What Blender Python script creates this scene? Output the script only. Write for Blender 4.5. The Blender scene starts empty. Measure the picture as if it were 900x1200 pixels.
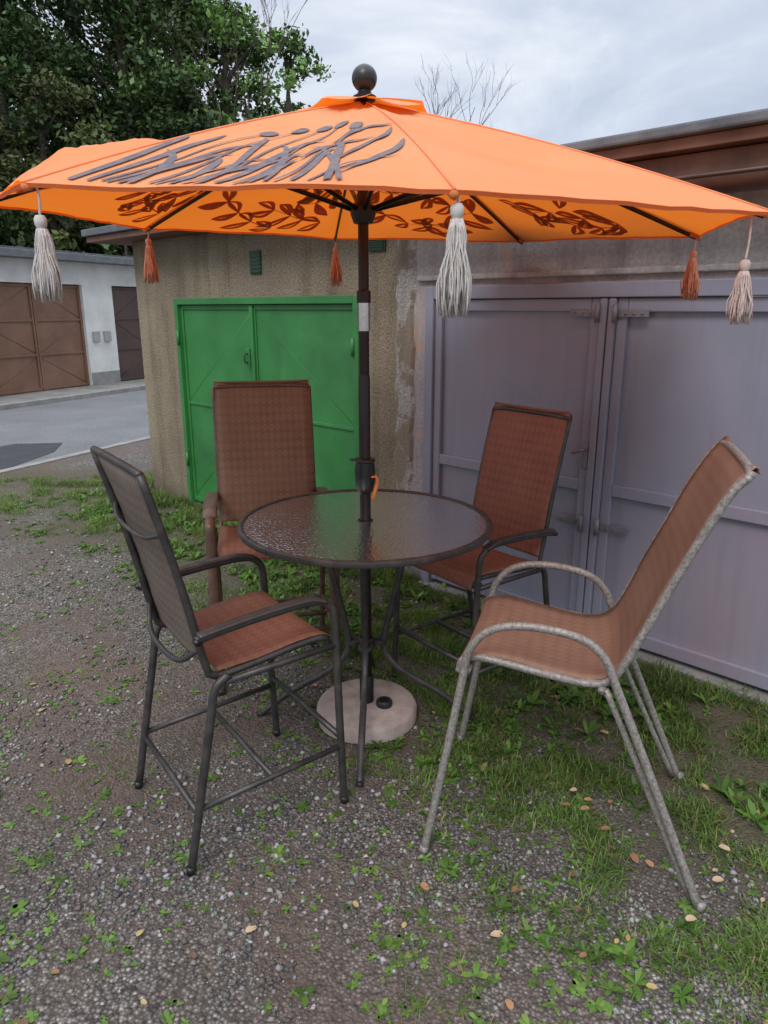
import bpy, math, random
import numpy as np
from mathutils import Vector, Matrix, noise
random.seed(7); rng=np.random.default_rng(7)
S=bpy.context.scene
R=math.radians

# ------------------------------------------------------------------ helpers
def link(o,parent=None):
    S.collection.objects.link(o)
    if parent is not None: o.parent=parent
    return o
def empty(name,loc=(0,0,0),rz=0,scale=1):
    o=bpy.data.objects.new(name,None); o.location=loc; o.rotation_euler=(0,0,rz); o.scale=(scale,)*3
    o.empty_display_size=0.1
    return link(o)
def mesh(name,verts,faces,mat=None,parent=None,smooth=False,uvs=None):
    me=bpy.data.meshes.new(name); me.from_pydata([tuple(v) for v in verts],[],faces); me.update()
    if smooth: me.polygons.foreach_set('use_smooth',[True]*len(me.polygons))
    if uvs is not None:
        uv=me.uv_layers.new(name='UVMap')
        for l in me.loops: uv.data[l.index].uv=uvs[l.vertex_index]
    if mat: me.materials.append(mat)
    o=bpy.data.objects.new(name,me); return link(o,parent)
def npmesh(name,V,F,mats,parent=None,cols=None,smooth=False,matidx=None):
    me=bpy.data.meshes.new(name); n=F.shape[1]
    me.vertices.add(len(V)); me.vertices.foreach_set('co',V.astype(np.float32).ravel())
    me.loops.add(F.size); me.loops.foreach_set('vertex_index',F.astype(np.int32).ravel())
    me.polygons.add(len(F)); me.polygons.foreach_set('loop_start',np.arange(0,F.size,n,dtype=np.int32))
    if smooth: me.polygons.foreach_set('use_smooth',np.ones(len(F),bool))
    if matidx is not None: me.polygons.foreach_set('material_index',matidx.astype(np.int32))
    me.update(calc_edges=True)
    if cols is not None:
        at=me.color_attributes.new('Col','FLOAT_COLOR','POINT')
        c=np.ones((len(V),4),np.float32); c[:,:3]=cols; at.data.foreach_set('color',c.ravel())
    for m in mats: me.materials.append(m)
    o=bpy.data.objects.new(name,me); return link(o,parent)
def box(name,x0,x1,y0,y1,z0,z1,mat,parent=None,bevel=0.0):
    v=[(x0,y0,z0),(x1,y0,z0),(x1,y1,z0),(x0,y1,z0),(x0,y0,z1),(x1,y0,z1),(x1,y1,z1),(x0,y1,z1)]
    f=[(0,3,2,1),(4,5,6,7),(0,1,5,4),(1,2,6,5),(2,3,7,6),(3,0,4,7)]
    o=mesh(name,v,f,mat,parent)
    if bevel:
        b=o.modifiers.new('b','BEVEL'); b.width=bevel; b.segments=2
    return o
def catmull(P,n):
    P=[Vector(p) for p in P]; out=[]
    Q=[2*P[0]-P[1]]+P+[2*P[-1]-P[-2]]
    for i in range(1,len(Q)-2):
        p0,p1,p2,p3=Q[i-1:i+3]
        for k in range(n):
            t=k/n
            out.append(0.5*((2*p1)+(p2-p0)*t+(2*p0-5*p1+4*p2-p3)*t*t+(3*p1-p0-3*p2+p3)*t**3))
    out.append(P[-1]); return out
def tube_data(P,ra,rb=None,sides=10,n=6,radii=None,side_hint=None):
    rb=rb or ra
    pts=catmull(P,n) if n>1 else [Vector(p) for p in P]
    V=[];F=[]; N=None
    for i,p in enumerate(pts):
        T=(pts[min(i+1,len(pts)-1)]-pts[max(i-1,0)]).normalized()
        if N is None:
            h=Vector(side_hint) if side_hint else (Vector((0,0,1)) if abs(T.z)<0.9 else Vector((1,0,0)))
            N=(h-T*h.dot(T)).normalized()
        else: N=(N-T*N.dot(T)).normalized()
        B=T.cross(N); k=1 if radii is None else radii[min(int(i/ max(1,(len(pts)-1))*(len(radii)-1)+.5),len(radii)-1)]
        for j in range(sides):
            a=2*math.pi*j/sides
            V.append(p+N*(math.cos(a)*ra*k)+B*(math.sin(a)*rb*k))
    for i in range(len(pts)-1):
        for j in range(sides):
            F.append((i*sides+j,i*sides+(j+1)%sides,(i+1)*sides+(j+1)%sides,(i+1)*sides+j))
    F.append(tuple(range(sides-1,-1,-1))); F.append(tuple(range((len(pts)-1)*sides,len(pts)*sides)))
    return V,F
def tube(name,P,ra,mat,parent=None,rb=None,sides=12,n=6,radii=None,side_hint=None):
    V,F=tube_data(P,ra,rb,sides,n,radii,side_hint)
    return mesh(name,V,F,mat,parent,smooth=True)
def multitube(name,paths,ra,mat,parent=None,sides=8,n=4):
    V=[];F=[]
    for P in paths:
        v,f=tube_data(P,ra,None,sides,n); o=len(V); V+=v; F+=[tuple(i+o for i in q) for q in f]
    return mesh(name,V,F,mat,parent,smooth=True)
def lathe(name,prof,mat,parent=None,loc=(0,0,0),seg=40):
    V=[];F=[]
    for r,z in prof:
        for j in range(seg):
            a=2*math.pi*j/seg; V.append((loc[0]+r*math.cos(a),loc[1]+r*math.sin(a),loc[2]+z))
    for i in range(len(prof)-1):
        for j in range(seg):
            F.append((i*seg+j,i*seg+(j+1)%seg,(i+1)*seg+(j+1)%seg,(i+1)*seg+j))
    o=mesh(name,V,F,mat,parent,smooth=True)
    m=o.modifiers.new('e','EDGE_SPLIT'); m.split_angle=R(40)
    return o

# ------------------------------------------------------------------ materials
def nodes(name):
    m=bpy.data.materials.new(name); m.use_nodes=True; nt=m.node_tree
    return m,nt,nt.nodes['Principled BSDF'],nt.nodes['Material Output']
def ramp(nt,stops,fac):
    r=nt.nodes.new('ShaderNodeValToRGB'); e=r.color_ramp.elements
    while len(e)<len(stops): e.new(0.5)
    for k,(p,c) in enumerate(stops):
        e[k].position=p; e[k].color=(*c,1) if len(c)==3 else c
    nt.links.new(fac,r.inputs[0]); return r.outputs[0]
def noi(nt,scale,detail=6,rough=.6,vec=None,kind='Object',dist=0):
    n=nt.nodes.new('ShaderNodeTexNoise'); n.inputs['Scale'].default_value=scale
    n.inputs['Detail'].default_value=detail; n.inputs['Roughness'].default_value=rough; n.inputs['Distortion'].default_value=dist
    if vec is None:
        tc=nt.nodes.new('ShaderNodeTexCoord'); vec=tc.outputs[kind]
    nt.links.new(vec,n.inputs['Vector']); return n.outputs['Fac']
def mixc(nt,fac,a,b,mode='MIX'):
    m=nt.nodes.new('ShaderNodeMix'); m.data_type='RGBA'; m.blend_type=mode
    for s,v in ((m.inputs[0],fac),(m.inputs[6],a),(m.inputs[7],b)):
        if isinstance(v,(int,float)): s.default_value=v
        elif isinstance(v,tuple): s.default_value=(*v,1)
        else: nt.links.new(v,s)
    return m.outputs[2]
def math_(nt,op,a,b=None,c=None,clamp=False):
    m=nt.nodes.new('ShaderNodeMath'); m.operation=op; m.use_clamp=clamp
    for s,v in zip(m.inputs,(a,b,c)):
        if v is None: continue
        if isinstance(v,(int,float)): s.default_value=v
        else: nt.links.new(v,s)
    return m.outputs[0]
def bump(nt,b,h,strength,dist):
    n=nt.nodes.new('ShaderNodeBump'); n.inputs['Strength'].default_value=strength; n.inputs['Distance'].default_value=dist
    nt.links.new(h,n.inputs['Height']); nt.links.new(n.outputs[0],b.inputs['Normal']); return n.outputs[0]
def mat(name,c1,c2,scale=8,rough=.7,bs=40,bd=.002,metal=0,bstr=.6,dirt=None,dirt_amt=.5,spec=.5):
    m,nt,b,o=nodes(name)
    col=ramp(nt,[(.35,c1),(.65,c2)],noi(nt,scale))
    if dirt:
        f=ramp(nt,[(.52,(0,0,0)),(.68,(dirt_amt,)*3)],noi(nt,scale*.45,8,.7,dist=.6))
        col=mixc(nt,f,col,dirt)
    nt.links.new(col,b.inputs['Base Color']); b.inputs['Roughness'].default_value=rough; b.inputs['Metallic'].default_value=metal
    b.inputs['Specular IOR Level'].default_value=spec
    bump(nt,b,noi(nt,bs,5),bstr,bd); return m

M={}
M['frame_dark']=mat('frame_dark_paint',(.040,.037,.037),(.070,.064,.062),20,.42,300,.0003,.3,dirt=(.14,.12,.10),dirt_amt=.5)
M['frame_brown']=mat('frame_brown_paint',(.10,.055,.04),(.15,.09,.065),18,.42,300,.0003,.2,dirt=(.2,.15,.12),dirt_amt=.5)
M['frame_grey']=mat('frame_speckled',(.17,.155,.14),(.36,.335,.31),110,.5,300,.0004,.2,dirt=(.15,.085,.06),dirt_amt=.6)
M['pole']=mat('pole_dark',(.018,.011,.010),(.028,.018,.015),10,.3,200,.0003,.3)
M['black']=mat('black_plastic',(.010,.010,.011),(.02,.02,.02),20,.35,200,.0003)
M['chrome']=mat('pole_chrome',(.5,.48,.46),(.65,.63,.6),10,.2,200,.0002,1)
M['concrete']=mat('base_concrete',(.34,.26,.23),(.46,.38,.34),14,.85,160,.002,dirt=(.22,.18,.15))
M['orange_handle']=mat('handle_orange',(.75,.2,.03),(.8,.25,.05),10,.5)
M['tassel_cream']=mat('tassel_cream',(.47,.43,.40),(.62,.58,.55),60,.95,300,.001)
M['tassel_mix']=mat('tassel_pinkish',(.50,.37,.33),(.62,.52,.48),60,.95,300,.001)
M['tassel_backlit_tint']=mat('tassel_backlit_tint',(.60,.22,.12),(.70,.34,.22),60,.95,300,.001)  # far tassels: orange-pink backlight put into the yarn colour
M['green']=mat('green_paint',(.032,.175,.045),(.048,.235,.062),2.5,.42,30,.003,bstr=.5,dirt=(.03,.13,.04),dirt_amt=.8)
M['green_dk']=mat('green_dark',(.01,.05,.02),(.02,.08,.035),5,.5)
M['wood_brown']=mat('fascia_brown',(.13,.06,.04),(.2,.1,.065),6,.7,40,.003)
M['gutter']=mat('gutter_brown',(.055,.03,.026),(.10,.055,.045),5,.4,40,.002,.2)
M['roofing']=mat('roof_bitumen',(.09,.10,.115),(.15,.16,.175),6,.8,60,.004)
M['roof_white']=mat('roof_edge_grey',(.10,.11,.12),(.17,.18,.19),3,.7)
M['white_plaster']=mat('white_plaster',(.60,.60,.57),(.76,.76,.73),2,.9,60,.004,dirt=(.45,.44,.40),dirt_amt=.5)
M['brown_door']=mat('brown_steel',(.17,.085,.05),(.23,.12,.075),2,.5,30,.003)
M['dark_door']=mat('dark_brown_steel',(.06,.035,.03),(.09,.05,.04),2,.5,30,.003)
M['kerb']=mat('kerb_stone',(.20,.195,.185),(.30,.29,.28),5,.9,60,.004)
M['pavement']=mat('pavement_concrete',(.17,.17,.155),(.26,.25,.24),2,.9,60,.004,dirt=(.1,.13,.06))
M['bark']=mat('bark',(.05,.04,.03),(.11,.09,.07),4,.95,12,.03)
M['rust']=mat('hinge_steel',(.19,.19,.225),(.25,.25,.285),12,.5,60,.001,.2,dirt=(.13,.06,.04))
M['meter']=mat('meter_box',(.3,.3,.3),(.4,.4,.4),5,.6)

m,nt,b,o=nodes('grey_door_paint'); M['greydoor']=m
col=ramp(nt,[(.3,(.235,.245,.315)),(.7,(.29,.30,.375))],noi(nt,1.3,7,.6))
f=ramp(nt,[(.48,(0,0,0)),(.75,(.55,)*3)],noi(nt,.9,4,.55,dist=.3))
col=mixc(nt,f,col,(.34,.245,.28))
tc=nt.nodes.new('ShaderNodeTexCoord'); mp=nt.nodes.new('ShaderNodeMapping'); mp.inputs['Scale'].default_value=(14,14,.8)
nt.links.new(tc.outputs['Object'],mp.inputs[0])
st=ramp(nt,[(.53,(0,0,0)),(.75,(.38,)*3)],noi(nt,1,6,.6,vec=mp.outputs[0]))
col=mixc(nt,st,col,(.18,.17,.20))
rs_=ramp(nt,[(.68,(0,0,0)),(.74,(.8,)*3)],noi(nt,9,8,.75))
col=mixc(nt,rs_,col,(.16,.09,.07))
nt.links.new(col,b.inputs['Base Color']); b.inputs['Roughness'].default_value=.33
bump(nt,b,noi(nt,5,4),.25,.01)

def stucco(name,stops,patch,patchfac,bscale,bdist,fs=70,fc=((.50,)*3,(1.35,)*3)):
    m,nt,b,o=nodes(name)
    col=ramp(nt,stops,noi(nt,1.6,8,.65))
    fine=ramp(nt,[(.38,fc[0]),(.62,fc[1])],noi(nt,fs,5,.75))
    col=mixc(nt,.85,col,fine,'MULTIPLY')
    pf=ramp(nt,[(patchfac,(0,0,0)),(patchfac+.04,(1,1,1))],noi(nt,2.3,9,.68,dist=.5))
    col=mixc(nt,pf,col,patch)
    tc=nt.nodes.new('ShaderNodeTexCoord'); mp=nt.nodes.new('ShaderNodeMapping'); mp.inputs['Scale'].default_value=(7,7,.7); nt.links.new(tc.outputs['Object'],mp.inputs[0])
    stn=ramp(nt,[(.48,(1,1,1)),(.72,(.62,.60,.57))],noi(nt,1,7,.65,vec=mp.outputs[0])); col=mixc(nt,1,col,stn,'MULTIPLY')
    sp=nt.nodes.new('ShaderNodeSeparateXYZ'); nt.links.new(tc.outputs['Object'],sp.inputs[0])
    foot_tone=math_(nt,'ADD',sp.outputs[2],math_(nt,'MULTIPLY',noi(nt,4,6,.7),.5))
    col=mixc(nt,1,col,ramp(nt,[(.25,(.55,.54,.50)),(.6,(1,1,1))],foot_tone),'MULTIPLY')  # wall colour darker towards the bottom, edge broken by noise
    nt.links.new(col,b.inputs['Base Color']); b.inputs['Roughness'].default_value=.95
    bump(nt,b,noi(nt,bscale,7,.75),1,bdist); return m
M['stucco']=stucco('coarse_stucco',[(.3,(.24,.19,.13)),(.7,(.39,.325,.225))],(.37,.34,.29),.66,70,.018)
M['plaster']=stucco('patched_plaster',[(.3,(.33,.30,.29)),(.7,(.46,.43,.42))],(.48,.34,.28),.56,38,.005,50,((.78,)*3,(1.14,)*3))
M['mortar']=stucco('mortar_seam',[(.3,(.38,.36,.33)),(.7,(.54,.52,.49))],(.29,.24,.18),.46,60,.014)

def sling(name,base,light,dark):
    m,nt,b,o=nodes(name)
    uv=nt.nodes.new('ShaderNodeUVMap'); sep=nt.nodes.new('ShaderNodeSeparateXYZ'); nt.links.new(uv.outputs[0],sep.inputs[0])
    def tri(out,per): return math_(nt,'ABSOLUTE',math_(nt,'SUBTRACT',math_(nt,'FRACT',math_(nt,'DIVIDE',out,per)),.5))
    d=math_(nt,'ADD',tri(sep.outputs[0],.030),tri(sep.outputs[1],.042))
    ring=math_(nt,'SUBTRACT',1.0,math_(nt,'MULTIPLY',math_(nt,'ABSOLUTE',math_(nt,'SUBTRACT',d,.34)),8),clamp=True)
    dot=math_(nt,'MULTIPLY',math_(nt,'SUBTRACT',.14,d,clamp=True),9,clamp=True)
    vr=noi(nt,5,5); c0=ramp(nt,[(.3,dark),(.7,base)],vr)
    wear=ramp(nt,[(.35,(.35,)*3),(.65,(1,1,1))],noi(nt,9,6,.7))
    c1=mixc(nt,math_(nt,'MULTIPLY',math_(nt,'MULTIPLY',ring,.75),wear),c0,light)
    c2=mixc(nt,math_(nt,'MULTIPLY',dot,.6),c1,light)
    nt.links.new(c2,b.inputs['Base Color']); b.inputs['Roughness'].default_value=.55
    sx=math_(nt,'SINE',math_(nt,'MULTIPLY',sep.outputs[0],1700)); sy=math_(nt,'SINE',math_(nt,'MULTIPLY',sep.outputs[1],1700))
    h=math_(nt,'ADD',math_(nt,'MULTIPLY',math_(nt,'MULTIPLY',sx,sy),.4),ring)
    bump(nt,b,h,.5,.0012)
    tr=nt.nodes.new('ShaderNodeBsdfTranslucent'); nt.links.new(c1,tr.inputs[0])
    ms=nt.nodes.new('ShaderNodeMixShader'); ms.inputs[0].default_value=.22
    nt.links.new(b.outputs[0],ms.inputs[1]); nt.links.new(tr.outputs[0],ms.inputs[2]); nt.links.new(ms.outputs[0],o.inputs[0])
    return m
M['sling_terra']=sling('sling_terracotta',(.32,.13,.08),(.42,.24,.165),(.24,.088,.055))
M['sling_brown']=sling('sling_brown',(.28,.17,.105),(.42,.31,.20),(.22,.12,.07))
M['sling_grey']=sling('sling_greybrown',(.20,.155,.13),(.36,.31,.265),(.15,.115,.095))
M['sling_fade']=sling('sling_faded',(.34,.20,.14),(.47,.33,.26),(.27,.15,.10))

def fabric(name,c1,c2,ctr,tfac=.42):
    m,nt,b,o=nodes(name)
    col=ramp(nt,[(.3,c1),(.7,c2)],noi(nt,1.8,5)); nt.links.new(col,b.inputs['Base Color'])
    b.inputs['Roughness'].default_value=.85; nn=bump(nt,b,noi(nt,5,4,.55,dist=.8),.35,.02)
    tr=nt.nodes.new('ShaderNodeBsdfTranslucent'); tr.inputs[0].default_value=(*ctr,1)
    ms=nt.nodes.new('ShaderNodeMixShader'); ms.inputs[0].default_value=tfac
    nt.links.new(b.outputs[0],ms.inputs[1]); nt.links.new(tr.outputs[0],ms.inputs[2]); nt.links.new(ms.outputs[0],o.inputs[0])
    return m
M['canopy']=fabric('canopy_orange',(.95,.36,.14),(.95,.43,.20),(.98,.22,.012),.40)
M['hem']=fabric('canopy_hem',(.92,.30,.10),(.92,.34,.12),(.8,.17,.015),.35)
M['print_under']=fabric('print_brown',(.42,.11,.02),(.48,.13,.025),(.45,.08,.01),.35)
m,nt,b,o=nodes('print_grey'); M['print']=m
wf=ramp(nt,[(.40,(0,0,0)),(.80,(.55,)*3)],noi(nt,30,6,.7))
nt.links.new(mixc(nt,wf,(.105,.10,.125),(.42,.24,.17)),b.inputs['Base Color']); b.inputs['Roughness'].default_value=.9

m,nt,b,o=nodes('hammered_glass'); M['glass']=m
nt.nodes.remove(b)
vo=nt.nodes.new('ShaderNodeTexVoronoi'); vo.inputs['Scale'].default_value=95; vo.feature='SMOOTH_F1'
tc=nt.nodes.new('ShaderNodeTexCoord'); nt.links.new(tc.outputs['Object'],vo.inputs['Vector'])
bm=nt.nodes.new('ShaderNodeBump'); bm.inputs['Strength'].default_value=.6; bm.inputs['Distance'].default_value=.0028
nt.links.new(vo.outputs['Distance'],bm.inputs['Height'])
gl=nt.nodes.new('ShaderNodeBsdfGlossy'); gl.inputs['Roughness'].default_value=.2; nt.links.new(bm.outputs[0],gl.inputs['Normal'])
tp=nt.nodes.new('ShaderNodeBsdfTransparent'); tp.inputs[0].default_value=(.68,.65,.60,1)
df=nt.nodes.new('ShaderNodeBsdfDiffuse'); nt.links.new(bm.outputs[0],df.inputs['Normal'])
nt.links.new(ramp(nt,[(.0,(.40,.35,.31)),(.5,(.22,.185,.16))],vo.outputs['Distance']),df.inputs[0])
m1=nt.nodes.new('ShaderNodeMixShader'); m1.inputs[0].default_value=.45
nt.links.new(tp.outputs[0],m1.inputs[1]); nt.links.new(df.outputs[0],m1.inputs[2])
fr=nt.nodes.new('ShaderNodeFresnel'); fr.inputs[0].default_value=1.5; nt.links.new(bm.outputs[0],fr.inputs['Normal'])
m2=nt.nodes.new('ShaderNodeMixShader'); nt.links.new(math_(nt,'MULTIPLY',fr.outputs[0],1.2,clamp=True),m2.inputs[0])
nt.links.new(m1.outputs[0],m2.inputs[1]); nt.links.new(gl.outputs[0],m2.inputs[2]); nt.links.new(m2.outputs[0],o.inputs[0])

def vcol(name,rough,trans=0.0,spec=.3):
    m,nt,b,o=nodes(name)
    a=nt.nodes.new('ShaderNodeAttribute'); a.attribute_name='Col'
    nt.links.new(a.outputs['Color'],b.inputs['Base Color']); b.inputs['Roughness'].default_value=rough; b.inputs['Specular IOR Level'].default_value=spec
    if trans:
        tr=nt.nodes.new('ShaderNodeBsdfTranslucent'); nt.links.new(mixc(nt,1.0,a.outputs['Color'],(1.3,1.5,.6),'MULTIPLY'),tr.inputs[0])
        ms=nt.nodes.new('ShaderNodeMixShader'); ms.inputs[0].default_value=trans
        nt.links.new(b.outputs[0],ms.inputs[1]); nt.links.new(tr.outputs[0],ms.inputs[2]); nt.links.new(ms.outputs[0],o.inputs[0])
    return m
M['leaf']=vcol('foliage',.6,0); M['grass']=vcol('grass_blades',.5,.3); M['stone']=vcol('gravel_stones',.85)
M['deadleaf']=vcol('fallen_leaf',.7,0)

# ------------------------------------------------------------------ layout constants
P0=np.array([.222,4.318]); W=np.array([.716,-.698]); NRM=np.array([-.698,-.716])
WANG=math.atan2(-.698,.716)
G0=(-7.2,13.8); GANG=math.atan2(.914,.405)

# ------------------------------------------------------------------ ground
m,nt,b,o=nodes('gravel_ground')
tc=nt.nodes.new('ShaderNodeTexCoord'); vec=tc.outputs['Object']
vo=nt.nodes.new('ShaderNodeTexVoronoi'); vo.inputs['Scale'].default_value=95; nt.links.new(vec,vo.inputs['Vector'])
sepc=nt.nodes.new('ShaderNodeSeparateColor'); nt.links.new(vo.outputs['Color'],sepc.inputs[0])
stone=ramp(nt,[(0,(.10,.095,.09)),(.45,(.20,.19,.18)),(.8,(.31,.30,.285)),(1,(.48,.46,.44))],sepc.outputs[0])
gap=ramp(nt,[(.25,(1,1,1)),(.6,(.35,.32,.30))],vo.outputs['Distance'])
stone=mixc(nt,1,stone,gap,'MULTIPLY')
soil=ramp(nt,[(.3,(.080,.058,.046)),(.7,(.17,.13,.105))],noi(nt,30,8,.7,vec=vec))
sf=ramp(nt,[(.42,(0,0,0)),(.58,(.9,)*3)],noi(nt,1.15,7,.62,vec=vec,dist=.4))
col=mixc(nt,sf,stone,soil)
big=ramp(nt,[(.3,(.70,.68,.66)),(.7,(1.12,1.10,1.09))],noi(nt,.8,4,.5,vec=vec)); col=mixc(nt,1,col,big,'MULTIPLY')
dt=nt.nodes.new('ShaderNodeVectorMath'); dt.operation='DOT_PRODUCT'; nt.links.new(vec,dt.inputs[0]); dt.inputs[1].default_value=(NRM[0],NRM[1],0)
d=math_(nt,'SUBTRACT',dt.outputs['Value'],float(P0@NRM))
d2=math_(nt,'ADD',d,math_(nt,'MULTIPLY',math_(nt,'SUBTRACT',noi(nt,1.8,6,.6,vec=vec),.5),1.6))
gf=ramp(nt,[(.0,(.85,)*3),(1,(0,0,0))],math_(nt,'SUBTRACT',d2,.65,clamp=True))
dy=nt.nodes.new('ShaderNodeSeparateXYZ'); nt.links.new(vec,dy.inputs[0])
gf=math_(nt,'MULTIPLY',gf,math_(nt,'SUBTRACT',8.0,dy.outputs[1],clamp=True))
gm=ramp(nt,[(.3,(.055,.06,.028)),(.7,(.11,.088,.055))],noi(nt,25,6,.7,vec=vec))
col=mixc(nt,gf,col,gm)
nt.links.new(col,b.inputs['Base Color']); b.inputs['Roughness'].default_value=.9
h=math_(nt,'ADD',math_(nt,'MULTIPLY',vo.outputs['Distance'],-1.0),math_(nt,'MULTIPLY',noi(nt,12,6,.7,vec=vec),.8))
bump(nt,b,h,1,.008)
mesh('ground',[(-300,-300,0),(300,-300,0),(300,300,0),(-300,300,0)],[(0,1,2,3)],m)

V=[];F=[];nx,ny=50,24
for j in range(ny+1):
    for i in range(nx+1):
        x=-60+i*62/nx; y=27.5+j*40/ny
        u_=min(1,(y-27.5)/16); sx=min(1,max(0,(-1.5-x)/9)); k_=(u_*u_*(3-2*u_))*(sx*sx*(3-2*sx))
        V.append((x,y,-.05+8.5*k_*(1+.25*noise.noise(Vector((x*.2,y*.2,0))))+k_*.5*noise.noise(Vector((x,y,3)))))
for j in range(ny):
    for i in range(nx): a=j*(nx+1)+i; F.append((a,a+1,a+nx+2,a+nx+1))
mesh('hill',V,F,mat('hill_undergrowth',(.02,.038,.012),(.055,.085,.024),3,.95,5,.2),None,True)

# ------------------------------------------------------------------ road etc.
def gw(x,y,z=0):
    c,s=math.cos(GANG),math.sin(GANG); return (G0[0]+c*x-s*y,G0[1]+s*x+c*y,z)
m,nt,b,o=nodes('asphalt_old')
c=ramp(nt,[(.3,(.13,.135,.145)),(.7,(.18,.185,.195))],noi(nt,1.2,6)); f=ramp(nt,[(.3,(.5,)*3),(.7,(1.4,)*3)],noi(nt,45,5,.75))
nt.links.new(mixc(nt,1,c,f,'MULTIPLY'),b.inputs['Base Color']); b.inputs['Roughness'].default_value=.75; bump(nt,b,noi(nt,120,3),.6,.004)
mesh('road',[gw(-40,-5.3,.004),gw(60,-5.3,.004),gw(60,-1.12,.004),gw(-40,-1.12,.004)],[(0,1,2,3)],m)
m2=mat('asphalt_fresh',(.026,.027,.034),(.042,.044,.052),5,.7,110,.004)
pts=[gw(-9,-5.26,.008),gw(-4.3,-5.26,.008),gw(-3.5,-5.0,.008),gw(-3.0,-4.6,.008),gw(-3.3,-4.1,.008),gw(-5,-3.8,.008),gw(-9,-3.6,.008)]
mesh('road_patch',pts,[tuple(range(7))],m2)
def gbox(name,x0,x1,y0,y1,z0,z1,mt,bev=0):
    e=box(name,x0,x1,y0,y1,z0,z1,mt,None,bev); e.location=(G0[0],G0[1],0); e.rotation_euler=(0,0,GANG); return e
gbox('kerb',-40,60,-1.12,-1.0,0,.09,M['kerb'],.01)
gbox('pavement',-40,60,-1.0,0.3,0,.08,M['pavement'])
gbox('kerb',-40,60,-5.42,-5.3,-.05,.014,M['kerb'],.004)

# ------------------------------------------------------------------ far garage row
g=empty('garage_row',(G0[0],G0[1],0),GANG)
doors=[(-10.2,-7.8,'brown_door'),(-7.0,-4.6,'dark_door'),(-3.6,-1.2,'brown_door'),(-.4,2.05,'brown_door'),(2.9,5.3,'dark_door')]
xs=-11.0
for i,(a,bb,dm) in enumerate(doors):
    box('wall_pier',xs,a,0,4.4,0,2.62,M['white_plaster'],g); xs=bb
    box('wall_lintel',a,bb,0.0,4.4,2.18,2.62,M['white_plaster'],g)
    box('door_panel',a,bb,.10,.14,.08,2.18,M[dm],g)
    mid=(a+bb)/2
    for x0,x1 in ((a,a+.06),(mid-.05,mid-.008),(mid+.008,mid+.05),(bb-.06,bb)):
        box('door_stile',x0,x1,.07,.098,.1,2.17,M[dm],g,.004)
    for z0 in (.1,.78,1.45,2.11):
        for x0,x1 in ((a+.062,mid-.052),(mid+.052,bb-.062)):
            box('door_rail',x0,x1,.075,.098,z0,z0+.045,M[dm],g,.004)
    for (x0,x1) in ((a+.07,mid-.06),(mid+.06,bb-.07)):
        for k,z0 in enumerate((.15,.83,1.5)):
            zz=(z0+.01,z0+.6)
            if (k+(x0>mid))%2: zz=zz[::-1]
            tube('door_press',[(x0,.1,zz[0]),(x1,.1,zz[1])],.010,M[dm],g,n=1,sides=6)
box('wall_end',xs,6.2,0,4.4,0,2.62,M['white_plaster'],g)
box('wall_plinth',2.07,2.88,-.02,0.0,.08,.35,M['kerb'],g)
box('roof_slab',-11.3,6.5,-.35,4.7,2.62,2.76,M['roof_white'],g,.01)
box('roof_felt',-11.25,6.45,-.30,4.65,2.762,2.80,M['roofing'],g)
box('meter_box',2.2,2.38,-.05,-.001,1.0,1.22,M['meter'],g,.005)
box('meter_box',2.52,2.70,-.05,-.001,1.0,1.22,M['meter'],g,.005)

# ------------------------------------------------------------------ near left garage (green door)
g=empty('green_garage',(P0[0],P0[1],0),WANG)
SL,SR=-3.43,-.20
a,bb,top=-2.78,-.53,1.78
box('wall_left',SL,a,0,5,0,2.26,M['stucco'],g)
box('wall_right',bb,SR,0,5,0,2.26,M['stucco'],g)
box('wall_lintel',a,bb,0,5,top,2.26,M['stucco'],g)
box('roof_slab',SL-.34,SR,-.26,5.2,2.262,2.31,M['wood_brown'],g,.005)
box('roof_felt',SL-.37,SR,-.29,5.25,2.312,2.37,M['roofing'],g,.008)
for nm,x0,x1,z0,z1 in (('frame_l',a,a+.05,0,top),('frame_r',bb-.05,bb,0,top),('frame_t',a+.05,bb-.05,top-.05,top)):
    box(nm,x0,x1,-.015,.06,z0,z1,M['green'],g,.004)
mid=(a+bb)/2-.05
for nm,x0,x1 in (('leaf_a',a+.052,mid-.003),('leaf_b',mid+.003,bb-.052)):
    box(nm+'_sheet',x0,x1,.03,.05,.03,top-.052,M['green'],g)
    for u0,u1,z0,z1 in ((x0,x0+.03,.03,top-.053),(x1-.03,x1,.03,top-.053),(x0+.031,x1-.031,.03,.07),(x0+.031,x1-.031,top-.09,top-.053),(x0+.031,x1-.031,.90,.925)):
        box(nm+'_rail',u0,u1,.018,.029,z0,z1,M['green'],g,.004)
    for k,(z0,z1) in enumerate(((.1,.88),(.94,1.66))):
        zz=(z0,z1) if nm=='leaf_a' else (z1,z0)
        tube(nm+'_press',[(x0+.04,.033,zz[0]),(x1-.04,.033,zz[1])],.0045,M['green'],g,n=1,sides=6)
box('cover_strip',mid-.02,mid+.02,.0,.017,.03,top-.06,M['green'],g,.003)
box('lock_plate',mid-.07,mid-.025,-.012,.017,1.27,1.41,M['green'],g,.004)
tube('handle',[(mid-.045,-.012,1.37),(mid-.045,-.04,1.36),(mid-.045,-.04,1.31),(mid-.045,-.012,1.30)],.006,M['green_dk'],g)
for z in (.35,1.4):
    tube('hinge',[(a+.045,-.02,z),(a+.045,-.02,z+.12)],.012,M['green'],g,n=1)
    tube('hinge',[(bb-.045,-.02,z),(bb-.045,-.02,z+.12)],.012,M['green'],g,n=1)
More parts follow.
